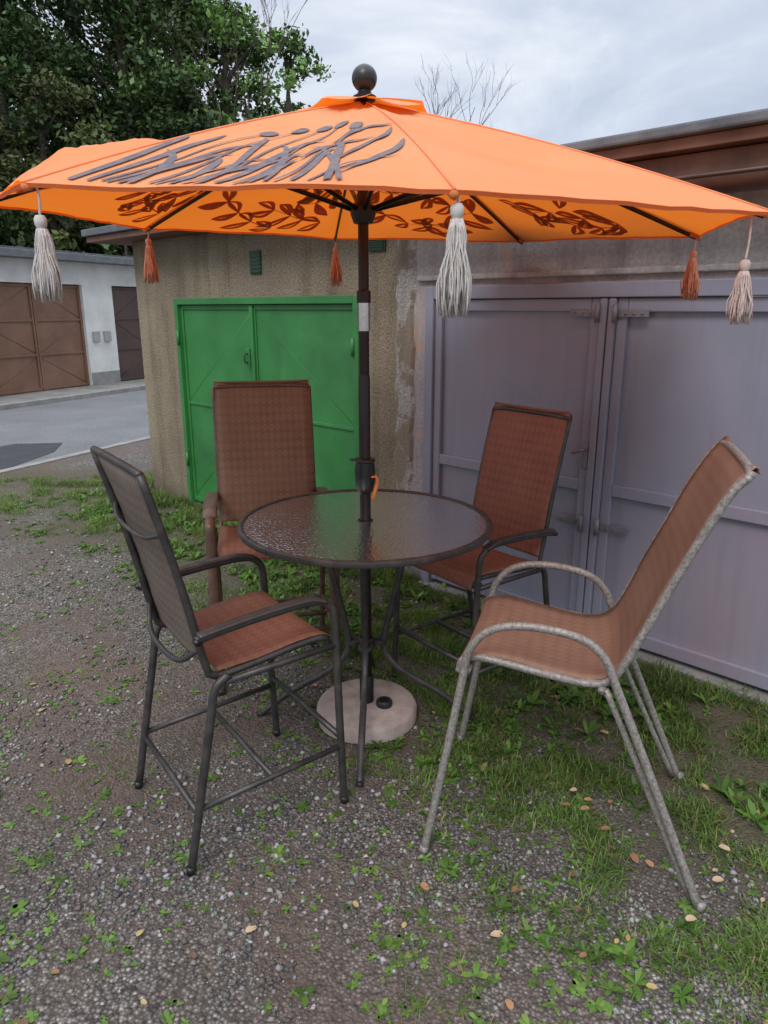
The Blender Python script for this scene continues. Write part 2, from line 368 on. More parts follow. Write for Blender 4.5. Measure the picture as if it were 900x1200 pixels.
def vent(x,z,w,h,par):
    box('vent_frame',x-w/2,x+w/2,-.015,-.001,z-h/2,z+h/2,M['green_dk'],par,.003)
    for k in range(6):
        zz=z-h/2+.015+k*(h-.03)/5
        box('vent_slat',x-w/2+.01,x+w/2-.01,-.022,-.0155,zz-.005,zz+.004,M['green_dk'],par)
vent(-1.6,2.02,.13,.16,g); vent(-.36,2.08,.14,.10,g)

# ------------------------------------------------------------------ near right garage (grey door)
g=empty('grey_garage',(P0[0],P0[1],0),WANG)
a,bb,top=.05,2.32,1.82
SR=3.1; WT=2.21
V=[];F=[];nz_=60
for k in range(nz_+1):
    z=WT*k/nz_
    l=-.20-.05*noise.noise(Vector((1,z*3,0)))-.03*noise.noise(Vector((4,z*11,0))); r=-.05+.05*noise.noise(Vector((9,z*3.4,0)))+.03*noise.noise(Vector((7,z*12,0)))
    V+= [(l,-.001,z),(l+.02,-.014,z),(r-.02,-.014,z),(r,-.001,z)]
for k in range(nz_):
    for q_ in range(3): F.append((k*4+q_,k*4+q_+1,k*4+q_+5,k*4+q_+4))
mesh('mortar_seam',V,F,M['mortar'],g)
box('wall_left',-.20,a,0,5,0,WT,M['plaster'],g)
box('wall_right',bb,SR,0,5,0,WT,M['plaster'],g)
box('wall_lintel',a,bb,0,5,top,WT,M['plaster'],g)
box('ledge',-.02,SR,-.03,-.001,top+.03,top+.06,M['plaster'],g,.008)
for nm,x0,x1,z0,z1 in (('frame_l',a,a+.06,0,top),('frame_r',bb-.06,bb,0,top),('frame_t',a+.06,bb-.06,top-.07,top)):
    box(nm,x0,x1,-.03,.08,z0,z1,M['greydoor'],g,.005)
mid=(a+bb)/2
for nm,x0,x1 in (('leaf_a',a+.063,mid-.042),('leaf_b',mid+.042,bb-.063)):
    box(nm+'_sheet',x0,x1,.015,.04,.05,top-.073,M['greydoor'],g)
    for u0,u1,z0,z1 in ((x0,x0+.05,.05,top-.074),(x1-.05,x1,.05,top-.074),(x0+.051,x1-.051,.05,.12),(x0+.051,x1-.051,top-.135,top-.074),(x0+.051,x1-.051,.80,.86)):
        box(nm+'_rail',u0,u1,-.012,.014,z0,z1,M['greydoor'],g,.005)
box('cover_bar',mid-.04,mid-.004,-.03,.02,.05,top-.075,M['greydoor'],g,.005)
box('cover_bar',mid+.004,mid+.04,-.03,.02,.05,top-.075,M['greydoor'],g,.005)
for z in (.62,1.66):
    for sx in (-1,1):
        x0=mid+sx*.05; x1=mid+sx*.20
        box('hinge_strap',min(x0,x1),max(x0,x1),-.022,-.0125,z,z+.035,M['rust'],g,.003)
        tube('hinge_pin',[(mid+sx*.045,-.04,z-.025),(mid+sx*.045,-.04,z+.06)],.012,M['rust'],g,n=1)
        for bx in (.09,.13,.17): tube('bolt',[(mid+sx*bx,-.022,z+.017),(mid+sx*bx,-.027,z+.017)],.006,M['rust'],g,n=1)
box('lock_plate',mid-.075,mid-.045,-.024,-.0125,.92,1.06,M['rust'],g,.003)
tube('handle',[(mid-.06,-.024,1.02),(mid-.06,-.06,1.02),(mid-.11,-.06,1.0)],.008,M['rust'],g)
box('threshold',a,bb,-.06,.08,-.05,.025,M['kerb'],g,.008)
dz=-.045
box('fascia_board',-.15,SR+.1,-.13,-.10,2.24+dz,2.345+dz,M['wood_brown'],g,.004)
box('soffit',-.15,SR+.1,-.10,0.3,2.272+dz,2.29+dz,M['wood_brown'],g)
box('roof_slab',-.198,SR+.2,-.20,5.2,2.35+dz,2.395+dz,M['wood_brown'],g,.004)
box('roof_felt',-.198,SR+.2,-.24,5.25,2.397+dz,2.44+dz,M['roofing'],g,.01)
V=[];F=[];n=12; GZ=2.235+dz
for i,x in enumerate((-.15,SR+.1)):
    for rr in (.065,.058):
        for j in range(n+1):
            t=math.pi*j/n; V.append((x,-.205+rr*math.cos(t),GZ-rr*math.sin(t)))
m_=n+1
for j in range(n):
    F.append((j,j+1,2*m_+j+1,2*m_+j)); F.append((m_+j+1,m_+j,3*m_+j,3*m_+j+1))
F+= [(0,2*m_,3*m_,m_),(n,m_+n,3*m_+n,2*m_+n)]
mesh('gutter',V,F,M['gutter'],g,True)
for x in (.1,.75,1.4,2.05,2.7):
    tube('gutter_bracket',[(x,-.205+.069*math.cos(math.pi*k/6),GZ-.069*math.sin(math.pi*k/6)) for k in range(7)],.006,M['gutter'],g,n=2)
tube('gutter_bead',[(-.15,-.27,GZ),(SR+.1,-.27,GZ)],.007,M['gutter'],g,n=1)
V=[];F=[]
for x in (1.52,1.58):
    for j in range(13): t=math.pi*j/12; V.append((x,-.205+.0685*math.cos(t),GZ+.002-.0685*math.sin(t)))
for j in range(12): F.append((j,j+1,14+j,13+j))
mesh('gutter_joint',V,F,M['gutter'],g,True)

# ------------------------------------------------------------------ trees
def crown_mesh(clumps,per,size,pal):
    C=[];col=[]
    for (cx,cy,cz,cr,shade) in clumps:
        n=int(per*cr*cr)
        v=rng.normal(size=(n,3)); v/=np.linalg.norm(v,axis=1)[:,None]
        rad=cr*(rng.random(n)**.5)*(1+.25*rng.normal(size=n)*.5)
        v=v*rad[:,None]*np.array([1,1,.7])
        C.append(v+np.array([cx,cy,cz]))
        t=rng.random(n)[:,None]; base=pal[0]*(1-t)+pal[1]*t
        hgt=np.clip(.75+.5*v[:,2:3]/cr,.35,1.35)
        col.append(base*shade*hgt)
    C=np.vstack(C); col=np.vstack(col); n=len(C)
    nr=rng.normal(size=(n,3)); nr[:,2]+=.8; nr/=np.linalg.norm(nr,axis=1)[:,None]
    t=np.cross(nr,rng.normal(size=(n,3))); t/=np.linalg.norm(t,axis=1)[:,None]; bt=np.cross(nr,t)
    s=(size*(.5+.8*rng.random(n)))[:,None]
    V=np.stack([C-t*s,C+bt*s*.55-nr*s*.1,C+t*s,C-bt*s*.55-nr*s*.1],1).reshape(-1,3)
    return V,np.repeat(col,4,0)
def tree(x,y,h,r,pal,ncl=60,per=330,size=.11,name='tree',low=.25,z0=0):
    TV=[];TF=[]
    def addt(P,ra,radii):
        v,f=tube_data([(p[0],p[1],p[2]+z0) for p in P],ra,None,7,3,radii)
        o=len(TV); TV.extend(v); TF.extend([tuple(i+o for i in q) for q in f if len(q)==4])
    lean=random.uniform(-.4,.4)
    addt([(x,y,-.1),(x+lean*.3,y,h*.35),(x+lean,y,h*.7),(x+lean,y,h*.92)],.02*h,[1,.8,.5,.15])
    cl=[]
    for k in range(ncl):
        zt=random.random()**.8; z=h*(low+(1-low)*zt)
        prof=math.sin(math.pi*min(1,max(.08,(.12+.80*zt))))**.7
        a=random.uniform(0,2*math.pi); rr=r*prof*math.sqrt(random.random())*1.0
        cr=r*random.uniform(.14,.34)
        cx,cy=x+rr*math.cos(a),y+rr*math.sin(a)
        cl.append((cx,cy,z-cr*.4+z0,cr,random.choice([.5,.8,1.0,1.3,1.8])))
        if k%4==0: addt([(x+lean*z/h,y,max(z-r*.6,h*.15)),((x+cx)/2,(y+cy)/2,z-r*.25),(cx,cy,z)],.006*h,[1,.6,.2])
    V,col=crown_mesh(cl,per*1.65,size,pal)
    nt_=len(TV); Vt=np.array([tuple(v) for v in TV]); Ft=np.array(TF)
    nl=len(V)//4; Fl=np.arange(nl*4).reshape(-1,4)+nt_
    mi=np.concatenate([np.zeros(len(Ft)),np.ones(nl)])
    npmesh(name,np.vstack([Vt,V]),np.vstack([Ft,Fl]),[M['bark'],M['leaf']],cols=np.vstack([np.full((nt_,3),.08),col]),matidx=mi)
dk=(np.array([.040,.085,.026]),np.array([.10,.17,.048])); lt=(np.array([.08,.165,.04]),np.array([.165,.275,.065])); ol=(np.array([.07,.10,.032]),np.array([.14,.165,.053]))
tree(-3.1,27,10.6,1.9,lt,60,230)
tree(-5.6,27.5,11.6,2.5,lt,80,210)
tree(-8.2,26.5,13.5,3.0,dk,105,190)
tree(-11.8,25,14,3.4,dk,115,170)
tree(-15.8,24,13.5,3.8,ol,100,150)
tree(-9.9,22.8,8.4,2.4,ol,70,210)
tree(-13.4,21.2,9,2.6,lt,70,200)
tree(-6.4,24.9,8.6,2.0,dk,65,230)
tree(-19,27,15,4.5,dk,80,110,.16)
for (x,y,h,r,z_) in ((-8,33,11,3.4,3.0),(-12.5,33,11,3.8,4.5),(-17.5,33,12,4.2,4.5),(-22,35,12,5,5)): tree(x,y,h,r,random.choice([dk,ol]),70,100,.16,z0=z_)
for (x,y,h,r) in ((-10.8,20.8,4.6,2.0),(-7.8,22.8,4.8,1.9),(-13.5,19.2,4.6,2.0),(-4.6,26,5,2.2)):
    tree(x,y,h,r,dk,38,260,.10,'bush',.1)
def bare(x,y,h,spread,seed,ra=.09):
    random.seed(seed); V=[];F=[]
    def br(p,d,L,ra,lv):
        q=p+d*L*.5+Vector((random.uniform(-1,1),random.uniform(-1,1),random.uniform(-.3,.6)))*L*.08; e=p+d*L
        v,f=tube_data([p,q,e],ra,None,5,2,[1,.8,.55]); o=len(V); V.extend(v); F.extend([tuple(i+o for i in qq) for qq in f])
        if lv==0: return
        for k in range(random.choice([2,3,3])):
            nd=(d+Vector((random.uniform(-1,1),random.uniform(-1,1),random.uniform(-.1,.7)))*spread).normalized()
            br(p+d*L*random.uniform(.55,1),nd,L*random.uniform(.5,.75),ra*.55,lv-1)
    br(Vector((x,y,-.1)),Vector((0,0,1)),h*.55,ra,5)
    mesh('bare_tree',V,F,M['bark'],None,True)
bare(1.6,28,8.4,.6,3,.07); bare(-4.4,25.5,11.0,.45,11,.07)
random.seed(21)

# ------------------------------------------------------------------ grass, weeds, gravel, leaves
def blades(base,yaw,L,Wd,elev,droop,prof=(.7,1,.75,.04)):
    n=len(base); ts=[0,.33,.36,.31]; p=base.copy(); rows=[]
    side=np.stack([-np.sin(yaw),np.cos(yaw),np.zeros(n)],1)
    for k in range(4):
        if k:
            a=elev-droop*(k-.5)/3
            p=p+(np.stack([np.cos(a)*np.cos(yaw),np.cos(a)*np.sin(yaw),np.sin(a)],1))*(L*ts[k])[:,None]
            p[:,2]=np.maximum(p[:,2],.003)
        rows.append(p-side*(Wd*prof[k]*.5)[:,None]); rows.append(p+side*(Wd*prof[k]*.5)[:,None])
    V=np.stack(rows,1).reshape(-1,3)
    f=np.array([[0,1,3,2],[2,3,5,4],[4,5,7,6]])
    F=(np.arange(n)[:,None,None]*8+f[None]).reshape(-1,4)
    return V,F
def nz(x,y,s,o=0): return noise.noise(Vector((x*s+o,y*s-o,o)))
def gcol(n,a,b_,dry=.08):
    t=rng.random(n)[:,None]; c=np.array(a)*(1-t)+np.array(b_)*t
    d_=rng.random(n)<dry; c[d_]=np.array([.26,.22,.10])*(.6+.6*rng.random((d_.sum(),1))); return c
def edge(s):
    return 1.10 + .60*min(1,max(0,(s-.2)/1.2)) + .15*min(1,max(0,(-2.0-s)/1.0))
pos=[];hs=[]
while len(pos)<72000:
    s=random.uniform(-6.0,2.9); d_=random.uniform(0.02,2.2)
    if s<-3.5: d_=random.uniform(-1.4,1.7)
    x=P0[0]+W[0]*s+NRM[0]*d_; y=P0[1]+W[1]*s+NRM[1]*d_
    if y>7.3+.35*nz(x,y,2.0,4): continue
    n1=nz(x,y,1.6); n2=nz(x,y,5,3.1)
    dens=(edge(s)+.5*n1-d_)/.5
    if s<-3.6: dens=min(dens,1)*max(0,1-(-3.6-s)/2.6)
    p=max(0,min(1,dens))*max(.03,min(1,.36+1.7*n2+.8*n1))
    if d_<.2: p=max(p,.4)
    if s>.1 and s<2.2 and d_<.06: continue
    if random.random()<p*(1.0 if y<4.6 else .8):
        pos.append((x,y,0)); hs.append((.5+.85*max(0,n2+.3))*(1.3 if d_<.3 else 1)*(1.15-.35*min(1,d_/1.5)))
pos=np.array(pos); hs=np.array(hs); n=len(pos)
V1,F1=blades(pos,rng.random(n)*6.283,hs*(.025+.055*rng.random(n)),.0026+.0026*rng.random(n),R(38)+R(47)*rng.random(n),R(20)+R(90)*rng.random(n))
tone=np.array([.8+.55*nz(p[0],p[1],2.7,7)+.3*nz(p[0],p[1],9,1) for p in pos])[:,None]
c1=np.repeat(gcol(n,(.055,.105,.022),(.16,.255,.055),.14)*(.3+.9*tone),8,0)
npmesh('grass',V1,F1,[M['grass']],cols=c1)
def rosettes(cent,sizes,nl,name,ca,cb,wide=.38,el=(10,55)):
    B=[];Y=[];L=[];E=[];T=[]
    for (x,y),sz in zip(cent,sizes):
        k=random.randint(*nl); y0=random.uniform(0,6.28); tn=random.uniform(.6,1.25)
        for j in range(k):
            B.append((x,y,.002)); Y.append(y0+j*6.283/k*random.choice([1,1,1,2])+random.uniform(-.3,.3)); L.append(sz*random.uniform(.6,1.15)); E.append(R(random.uniform(*el))); T.append(tn)
    B=np.array(B);Y=np.array(Y);L=np.array(L);E=np.array(E); n=len(B)
    V,F=blades(B,Y,L,L*wide*(.8+.4*rng.random(n)),E,R(35)+R(40)*rng.random(n),(.22,.85,1,.12))
    npmesh(name,V,F,[M['grass']],cols=np.repeat(gcol(n,ca,cb,.03)*np.array(T)[:,None],8,0))
cent=[];sz=[]
while len(cent)<1350:
    s=random.uniform(-3.8,2.7); d_=random.uniform(.05,2.0)
    if d_>edge(s)+.25: continue
    x=P0[0]+W[0]*s+NRM[0]*d_; y=P0[1]+W[1]*s+NRM[1]*d_
    if nz(x,y,2.2,9)+.3-abs(d_-.6)*.3>random.random()*.5:
        cent.append((x,y)); sz.append(random.uniform(.02,.085 if d_<.9 else .055)*random.choice([1,1,.7]))
rosettes(cent,sz,(6,11),'weeds',(.055,.13,.024),(.16,.28,.055),.3,(15,75))
cent=[];sz=[]
while len(cent)<2100:
    y=.9+3.6*random.random()**1.3; x=random.uniform(-.66,.62)*(y+.9)
    d_=(x-P0[0])*NRM[0]+(y-P0[1])*NRM[1]
    if d_<1.0: continue
    if nz(x,y,1.5,5)+.48+.25*nz(x,y,5,1)>random.random()*.9:
        k=random.choice([1,1,2,4]); sc=.03 if k<4 else .045
        for _ in range(k):
            cent.append((x+random.gauss(0,sc),y+random.gauss(0,sc))); sz.append(random.uniform(.008,.024) if random.random()<.85 else random.uniform(.024,.038))
rosettes(cent,sz,(4,8),'seedlings',(.08,.16,.035),(.19,.31,.07),.5,(8,40))
pos=[]
while len(pos)<5000:
    y=1+4.5*random.random()**1.4; x=random.uniform(-.65,.65)*(y+.9)
    if nz(x,y,2.5,15)>.12+random.random()*.25: pos.append((x,y,0))
pos=np.array(pos); n=len(pos)
V1,F1=blades(pos,rng.random(n)*6.283,.012+.03*rng.random(n),.002+.0015*rng.random(n),R(25)+R(50)*rng.random(n),R(60)*rng.random(n))
npmesh('sparse_grass',V1,F1,[M['grass']],cols=np.repeat(gcol(n,(.06,.12,.03),(.14,.22,.06),.2),8,0))
N=85000
yy=.9+4.8*rng.random(N)**1.6; xx=(rng.random(N)-.5)*1.45*(yy+.9)
dd=(xx-P0[0])*NRM[0]+(yy-P0[1])*NRM[1]
k=(dd>.05)&((dd>1.0)|(rng.random(N)<.25)); 
clump=np.array([nz(a,b_,1.3,2)+.5*nz(a,b_,4,8) for a,b_ in zip(xx,yy)]); k&=(rng.random(N)<(.48+1.8*clump))
xx,yy=xx[k],yy[k]; N=len(xx)
s=(.0020+.0082*rng.random(N)**3.4)*(1+.12*yy)
oc=np.array([[1,0,0],[0,1,0],[-1,0,0],[0,-1,0],[0,0,.65],[0,0,-.5]])
an=rng.random(N)*6.283; ca,sa=np.cos(an),np.sin(an)
v=oc[None]*(.7+.6*rng.random((N,6,1)))+rng.normal(size=(N,6,3))*.14
v=v*s[:,None,None]; vx=v[:,:,0]*ca[:,None]-v[:,:,1]*sa[:,None]; vy=v[:,:,0]*sa[:,None]+v[:,:,1]*ca[:,None]
V=np.stack([vx+xx[:,None],vy+yy[:,None],v[:,:,2]+(s*.25)[:,None]],2).reshape(-1,3)
f=np.array([[0,1,4],[1,2,4],[2,3,4],[3,0,4],[1,0,5],[2,1,5],[3,2,5],[0,3,5]])
F=(np.arange(N)[:,None,None]*6+f[None]).reshape(-1,3)
g_=(.085+.30*rng.random(N)**1.9)[:,None]*np.array([1,.96,.92])*(1+.06*rng.normal(size=(N,3)))
npmesh('gravel',V,F,[M['stone']],cols=np.repeat(g_,6,0))
LV=[];LF=[];LC=[]
for k in range(80):
    y=1.05+3.0*random.random()**1.5; x=random.uniform(-.45,.6)*(y+.9)
    if k<20: x=random.uniform(.55,1.1); y=random.uniform(1.2,2.2)
    r_=random.uniform(.008,.020); a=random.uniform(0,6.28); nb=9; o0=len(LV)
    zz=random.uniform(.006,.014)+(.018 if k<20 else 0); tl=random.uniform(-.5,.5)
    LV.append((x,y,zz+r_*.15))
    for j in range(nb):
        t=j*6.283/nb; rx=r_*(1+.15*random.random())*math.cos(t); ry=r_*.62*math.sin(t)*(1+.2*random.random())
        LV.append((x+rx*math.cos(a)-ry*math.sin(a),y+rx*math.sin(a)+ry*math.cos(a),zz+r_*.3*abs(math.sin(t+tl))))
    for j in range(nb): LF.append((o0,o0+1+j,o0+1+(j+1)%nb))
    c=random.choice([(.42,.32,.14),(.38,.21,.11),(.28,.14,.08),(.5,.36,.24),(.16,.09,.06)])
    LC+= [c]*(nb+1)
npmesh('fallen_leaves',np.array(LV),np.array(LF),[M['deadleaf']],cols=np.array(LC))

# ------------------------------------------------------------------ chairs
def sling_mesh(name,prof,hw,mt,parent,sag=.012,tucks=(1,1)):
    pts=catmull(prof,5); nx=10; V=[];F=[];U=[]; L=0
    for i,p in enumerate(pts):
        if i: L+=(p-pts[i-1]).length
        T=(pts[min(i+1,len(pts)-1)]-pts[max(i-1,0)]).normalized(); Nn=Vector((0,1,0)).cross(T)
        for j in range(nx+1):
            t=j/nx*2-1; w=hw
            q=p+Vector((0,t*w,0))+Nn*(sag*(1-t*t)+.0015*math.sin(L*23+t*3)); V.append(q); U.append((t*w+1,L))
    for i in range(len(pts)-1):
        for j in range(nx): F.append((i*(nx+1)+j,i*(nx+1)+j+1,(i+1)*(nx+1)+j+1,(i+1)*(nx+1)+j))
    o=mesh(name,V,F,mt,parent,True,U)
    s_=o.modifiers.new('s','SOLIDIFY'); s_.thickness=.0025; s_.offset=0
    return o
def chairA(loc,rz,frame,seatm,backm,scale=1,post=.0125,armw=.021,armm=None,wrap=True):
    c=empty('patio_chair',(loc[0],loc[1],0),rz,scale)
    fr=M[frame]; w=.225; am=M[armm] if armm else fr
    for sg,sd in ((1,'left'),(-1,'right')):
        y=sg*w
        tube('side_frame_'+sd,[(.245,y,.615),(.225,y,.645),(.15,y,.65),(-.10,y,.628),(-.165,y,.635),(-.19,y,.69),(-.25,y,.98),(-.325,y,1.275)],post,fr,c)
        yo=sg*(w+.032)
        tube('arm_and_front_leg_'+sd,[(.275,yo,0),(.262,yo,.35),(.25,yo,.70),(.225,yo,.775),(.16,yo,.80),(0,yo,.797),(-.16,yo,.785),(-.222,yo,.775)],.0135,am,c,rb=max(.0135,armw*.75) if armm else .0135,n=8,side_hint=(1,0,0))
        tube('armrest_'+sd,[(.215,yo,.792),(.15,yo,.812),(0,yo,.81),(-.16,yo,.797),(-.215,yo,.79)],.008,am,c,rb=armw,side_hint=(0,0,1))
        tube('rear_leg_'+sd,[(-.13,yo,.64),(-.175,yo,.60),(-.20,yo,.48),(-.295,yo,0)],.0135,fr,c)
        tube('seat_bracket_'+sd,[(.255,yo,.625),(-.14,yo,.618)],.011,fr,c,n=1)
        tube('side_rung_'+sd,[(.265,yo,.235),(-.25,yo,.215)],.010,fr,c,n=1)
        for fx in (.275,-.295): tube('foot_cap',[(fx,yo,0),(fx-.001,yo,.025)],.0145,M['black'],c,n=1)
        tube('arm_bolt',[(-.222,sg*(w+.05),.775),(-.222,sg*(w+.03),.775)],.010,M['black'],c,n=1)
    yo=w+.03
    tube('top_rail',[(-.325,-w,1.275),(-.33,-w*.5,1.281),(-.33,w*.5,1.281),(-.325,w,1.275)],.0115,fr,c)
    tube('back_brace',[(-.278,-w,1.10),(-.302,-w*.5,1.07),(-.302,w*.5,1.07),(-.278,w,1.10)],.007,fr,c)
    tube('back_brace_low',[(-.20,-w,.73),(-.235,-w*.5,.66),(-.235,w*.5,.66),(-.20,w,.73)],.009,fr,c)
    tube('seat_cross',[(.20,-w,.62),(.20,w,.62)],.010,fr,c,n=1)
    tube('rear_rung',[(-.255,-yo,.20),(-.255,yo,.20)],.010,fr,c,n=1)
    tube('foot_rest',[(.266,-yo,.27),(.266,yo,.27)],.011,fr,c,n=1)
    tube('cross_rung',[(.0,-yo,.226),(.0,yo,.226)],.010,fr,c,n=1)
    sling_mesh('seat',[(.258,0,.608),(.249,0,.648),(.19,0,.667),(.0,0,.652),(-.15,0,.646)],w+.004,seatm,c,-.010)
    top=[(-.318,0,1.276),(-.328,0,1.297),(-.345,0,1.285),(-.342,0,1.262)] if wrap else [(-.322,0,1.272)]
    sling_mesh('backrest',[(-.172,0,.66),(-.183,0,.72),(-.241,0,.99)]+top,w-.002,backm,c,-.010)
    return c
chairA((-.516,2.207),R(36),'frame_dark',M['sling_terra'],M['sling_grey'],wrap=False)
chairA((-.54,3.23),math.atan2(-.98,.2),'frame_brown',M['sling_terra'],M['sling_brown'],1.04,.010,.030,'frame_brown')
chairA((.415,3.02),R(218.5),'frame_dark',M['sling_terra'],M['sling_terra'],.975,.010)
c=empty('patio_chair',(.551,2.125,0),R(163.4)); fr=M['frame_grey']; w=.24
for sg,sd in ((1,'left'),(-1,'right')):
    tube('side_frame_'+sd,[(.262,sg*w,.625),(.248,sg*w,.668),(.18,sg*w,.68),(0,sg*w,.655),(-.13,sg*w,.645),(-.19,sg*w,.675),(-.24,sg*w,.78),(-.335,sg*w,1.02),(-.425,sg*w,1.23),(-.47,sg*w,1.29)],.012,fr,c)
    yo=sg*(w+.03); yf=sg*(w+.085)
    tube('leg_arm_loop_'+sd,[(.345,yf,0),(.29,yo+sg*.03,.33),(.245,yo,.62),(.225,yo,.72),(.165,yo,.79),(.06,yo,.815),(-.08,yo,.80),(-.155,yo,.75),(-.20,yo,.655),(-.33,yo+sg*.015,.36),(-.485,yf-sg*.01,0)],.0125,fr,c,n=8)
    tube('rear_strut_'+sd,[(-.17,sg*(w+.012),.64),(-.30,sg*(w+.02),.36),(-.46,sg*(w+.06),.02)],.009,fr,c)
    for fx,yy_ in ((.345,yf),(-.485,yf-sg*.01)): tube('foot_cap',[(fx,yy_,0),(fx-.003,yy_,.028)],.0145,M['frame_grey'],c,n=1)
tube('top_rail',[(-.47,-w,1.29),(-.478,-w*.5,1.298),(-.478,w*.5,1.298),(-.47,w,1.29)],.012,fr,c)
tube('front_cross',[(.235,-w-.02,.64),(.225,0,.63),(.235,w+.02,.64)],.011,fr,c)
tube('rear_cross',[(-.16,-w-.02,.635),(-.17,0,.615),(-.16,w+.02,.635)],.011,fr,c)
sling_mesh('seat_and_backrest',[(.268,0,.622),(.256,0,.675),(.18,0,.692),(0,0,.667),(-.12,0,.655),(-.185,0,.685),(-.235,0,.79),(-.33,0,1.03),(-.42,0,1.235),(-.468,0,1.303),(-.485,0,1.312),(-.492,0,1.295)],w-.002,M['sling_fade'],c,-.012)

# ------------------------------------------------------------------ table
CX,CY=-.074,2.71
t=empty('patio_table',(CX,CY,0)); zt=.885
V=[];F=[];seg=72
for r_,z_ in ((.03,zt-.003),(.03,zt+.003),(.486,zt+.003),(.486,zt-.003)):
    for j in range(seg): a=2*math.pi*j/seg; V.append((r_*math.cos(a),r_*math.sin(a),z_))
for i in range(1,3):
    for j in range(seg): F.append((i*seg+j,i*seg+(j+1)%seg,(i+1)*seg+(j+1)%seg,(i+1)*seg+j))
mesh('glass_top',V,F,M['glass'],t)
lathe('rim',[(.478,.004),(.482,.008),(.492,.010),(.500,.006),(.503,-.004),(.500,-.014),(.492,-.018),(.480,-.016),(.478,-.004)],M['frame_dark'],t,(0,0,zt),seg=80)
lathe('hole_ring',[(.024,-.01),(.024,.006),(.031,.006),(.033,.0),(.031,-.01)],M['black'],t,(0,0,zt),seg=24)
for k in range(4):
    a=R(-92+90*k); ca,sa=math.cos(a),math.sin(a)
    def q(r_,z_,o_=0): return (r_*ca-o_*sa,r_*sa+o_*ca,z_)
    tube('leg_%d'%(k+1),[q(.165,zt-.02),q(.15,.72),q(.10,.50),q(.075,.38),q(.085,.30),q(.16,.22),q(.32,.12),q(.47,.0)],.0135,M['frame_dark'],t,n=6)
    tube('top_support_%d'%(k+1),[q(.05,zt-.02),q(.30,zt-.018),q(.485,zt-.012)],.009,M['frame_dark'],t,n=2)
    tube('foot_cap',[q(.468,.0),q(.455,.012)],.0145,M['black'],t,n=1)
    lathe('joint_ring',[(.02,-.008),(.02,.008),(.030,.008),(.030,-.008),(.02,-.008)],M['frame_dark'],t,(.055*ca,.055*sa,.36),seg=18)
tube('upper_ring',[(.163*math.cos(a),.163*math.sin(a),zt-.03) for a in [2*math.pi*j/24 for j in range(25)]],.008,M['frame_dark'],t,n=1)
lathe('centre_collar',[(.026,-.02),(.034,-.02),(.034,.02),(.026,.02)],M['frame_dark'],t,(0,0,.36),seg=24)

# ------------------------------------------------------------------ umbrella base
ub=empty('umbrella_base',(CX,CY,0))
lathe('concrete_disc',[(0,0),(.205,0),(.214,.008),(.215,.055),(.209,.068),(.198,.075),(.05,.082),(0,.082)],M['concrete'],ub,seg=64)
lathe('pole_socket',[(.03,.082),(.03,.20),(.027,.205),(.022,.205)],M['black'],ub,seg=24)
lathe('socket_knob_ring',[(.020,.078),(.020,.105),(.030,.105),(.034,.10),(.034,.078)],M['black'],ub,(.075,-.035,0),seg=24)
for k in range(6):
    a=k*math.pi/3; tube('ring_fin',[(.075+.019*math.cos(a),-.035+.019*math.sin(a),.085),(.075+.008*math.cos(a),-.035+.008*math.sin(a),.085)],.003,M['chrome'],ub,n=1)

# ------------------------------------------------------------------ umbrella
u=empty('patio_umbrella',(0,0,0))
px,py=CX,CY; ax,ay=-.066,2.71
lathe('pole_lower',[(0,.09),(.0215,.09),(.0215,1.45),(.019,1.46)],M['pole'],u,(px,py,0),24)
lathe('pole_upper',[(.019,1.45),(.019,2.38)],M['pole'],u,(px,py,0),24)
lathe('pole_joint',[(.0235,1.62),(.0235,1.72)],M['chrome'],u,(px,py,0),24)
lathe('pole_collar',[(.02,1.718),(.026,1.72),(.026,1.76),(.02,1.765)],M['pole'],u,(px,py,0),24)
lathe('crank_housing',[(.022,1.0),(.030,1.01),(.038,1.04),(.040,1.09),(.036,1.125),(.040,1.128),(.040,1.14),(.022,1.142)],M['black'],u,(px,py,0),28)
tube('crank_lever',[(px-.055,py-.01,1.137),(px,py-.045,1.137),(px+.03,py-.045,1.137)],.006,M['black'],u)
tube('crank_arm',[(px+.025,py-.03,1.072),(px+.045,py-.04,1.075),(px+.050,py-.04,1.045)],.0045,M['orange_handle'],u)
tube('crank_handle',[(px+.048,py-.04,1.05),(px+.030,py-.04,.985)],.007,M['orange_handle'],u,n=1)
lathe('runner',[(.021,1.99),(.034,1.99),(.045,2.02),(.045,2.045),(.03,2.06),(.021,2.09)],M['black'],u,(px,py,0),24)
lathe('top_hub',[(.0,2.30),(.035,2.30),(.05,2.32),(.05,2.345),(0,2.35)],M['black'],u,(px,py,0),24)
lathe('finial',[(.0,2.375),(.036,2.378),(.04,2.392),(.026,2.40),(.022,2.408)]+[(.043*math.sin(tt),2.447-.043*math.cos(tt)) for tt in [R(30+15*k) for k in range(11)]],M['black'],u,(ax,ay,0),28)
angs=[-171,-126,-81,-36,9,54,99,144]; tz=[2.03,1.965,1.918,1.935,1.968,2.02,2.05,2.05]
rads=[1.31,1.25,1.25,1.30,1.29,1.26,1.25,1.27]
AP=Vector((ax,ay,2.375))
tips=[Vector((-.06+r_*math.cos(R(a)),2.71+r_*math.sin(R(a)),z)) for a,z,r_ in zip(angs,tz,rads)]
def cpt(i,a,r,off=0.0):
    tl,tr=tips[i%8],tips[(i+1)%8]; e=tl.lerp(tr,a); bow=4*a*(1-a)
    k=r*(1-.022*bow*r)
    z=AP.z+(e.z-AP.z)*(.80*r+.20*r*r)-.024*bow*math.sin(math.pi*min(1,r*.9))**1.0+.012*bow*max(0,r-.8)*5
    return Vector((AP.x+(e.x-AP.x)*k,AP.y+(e.y-AP.y)*k,z+off))
V=[];F=[];na,nr_=14,30
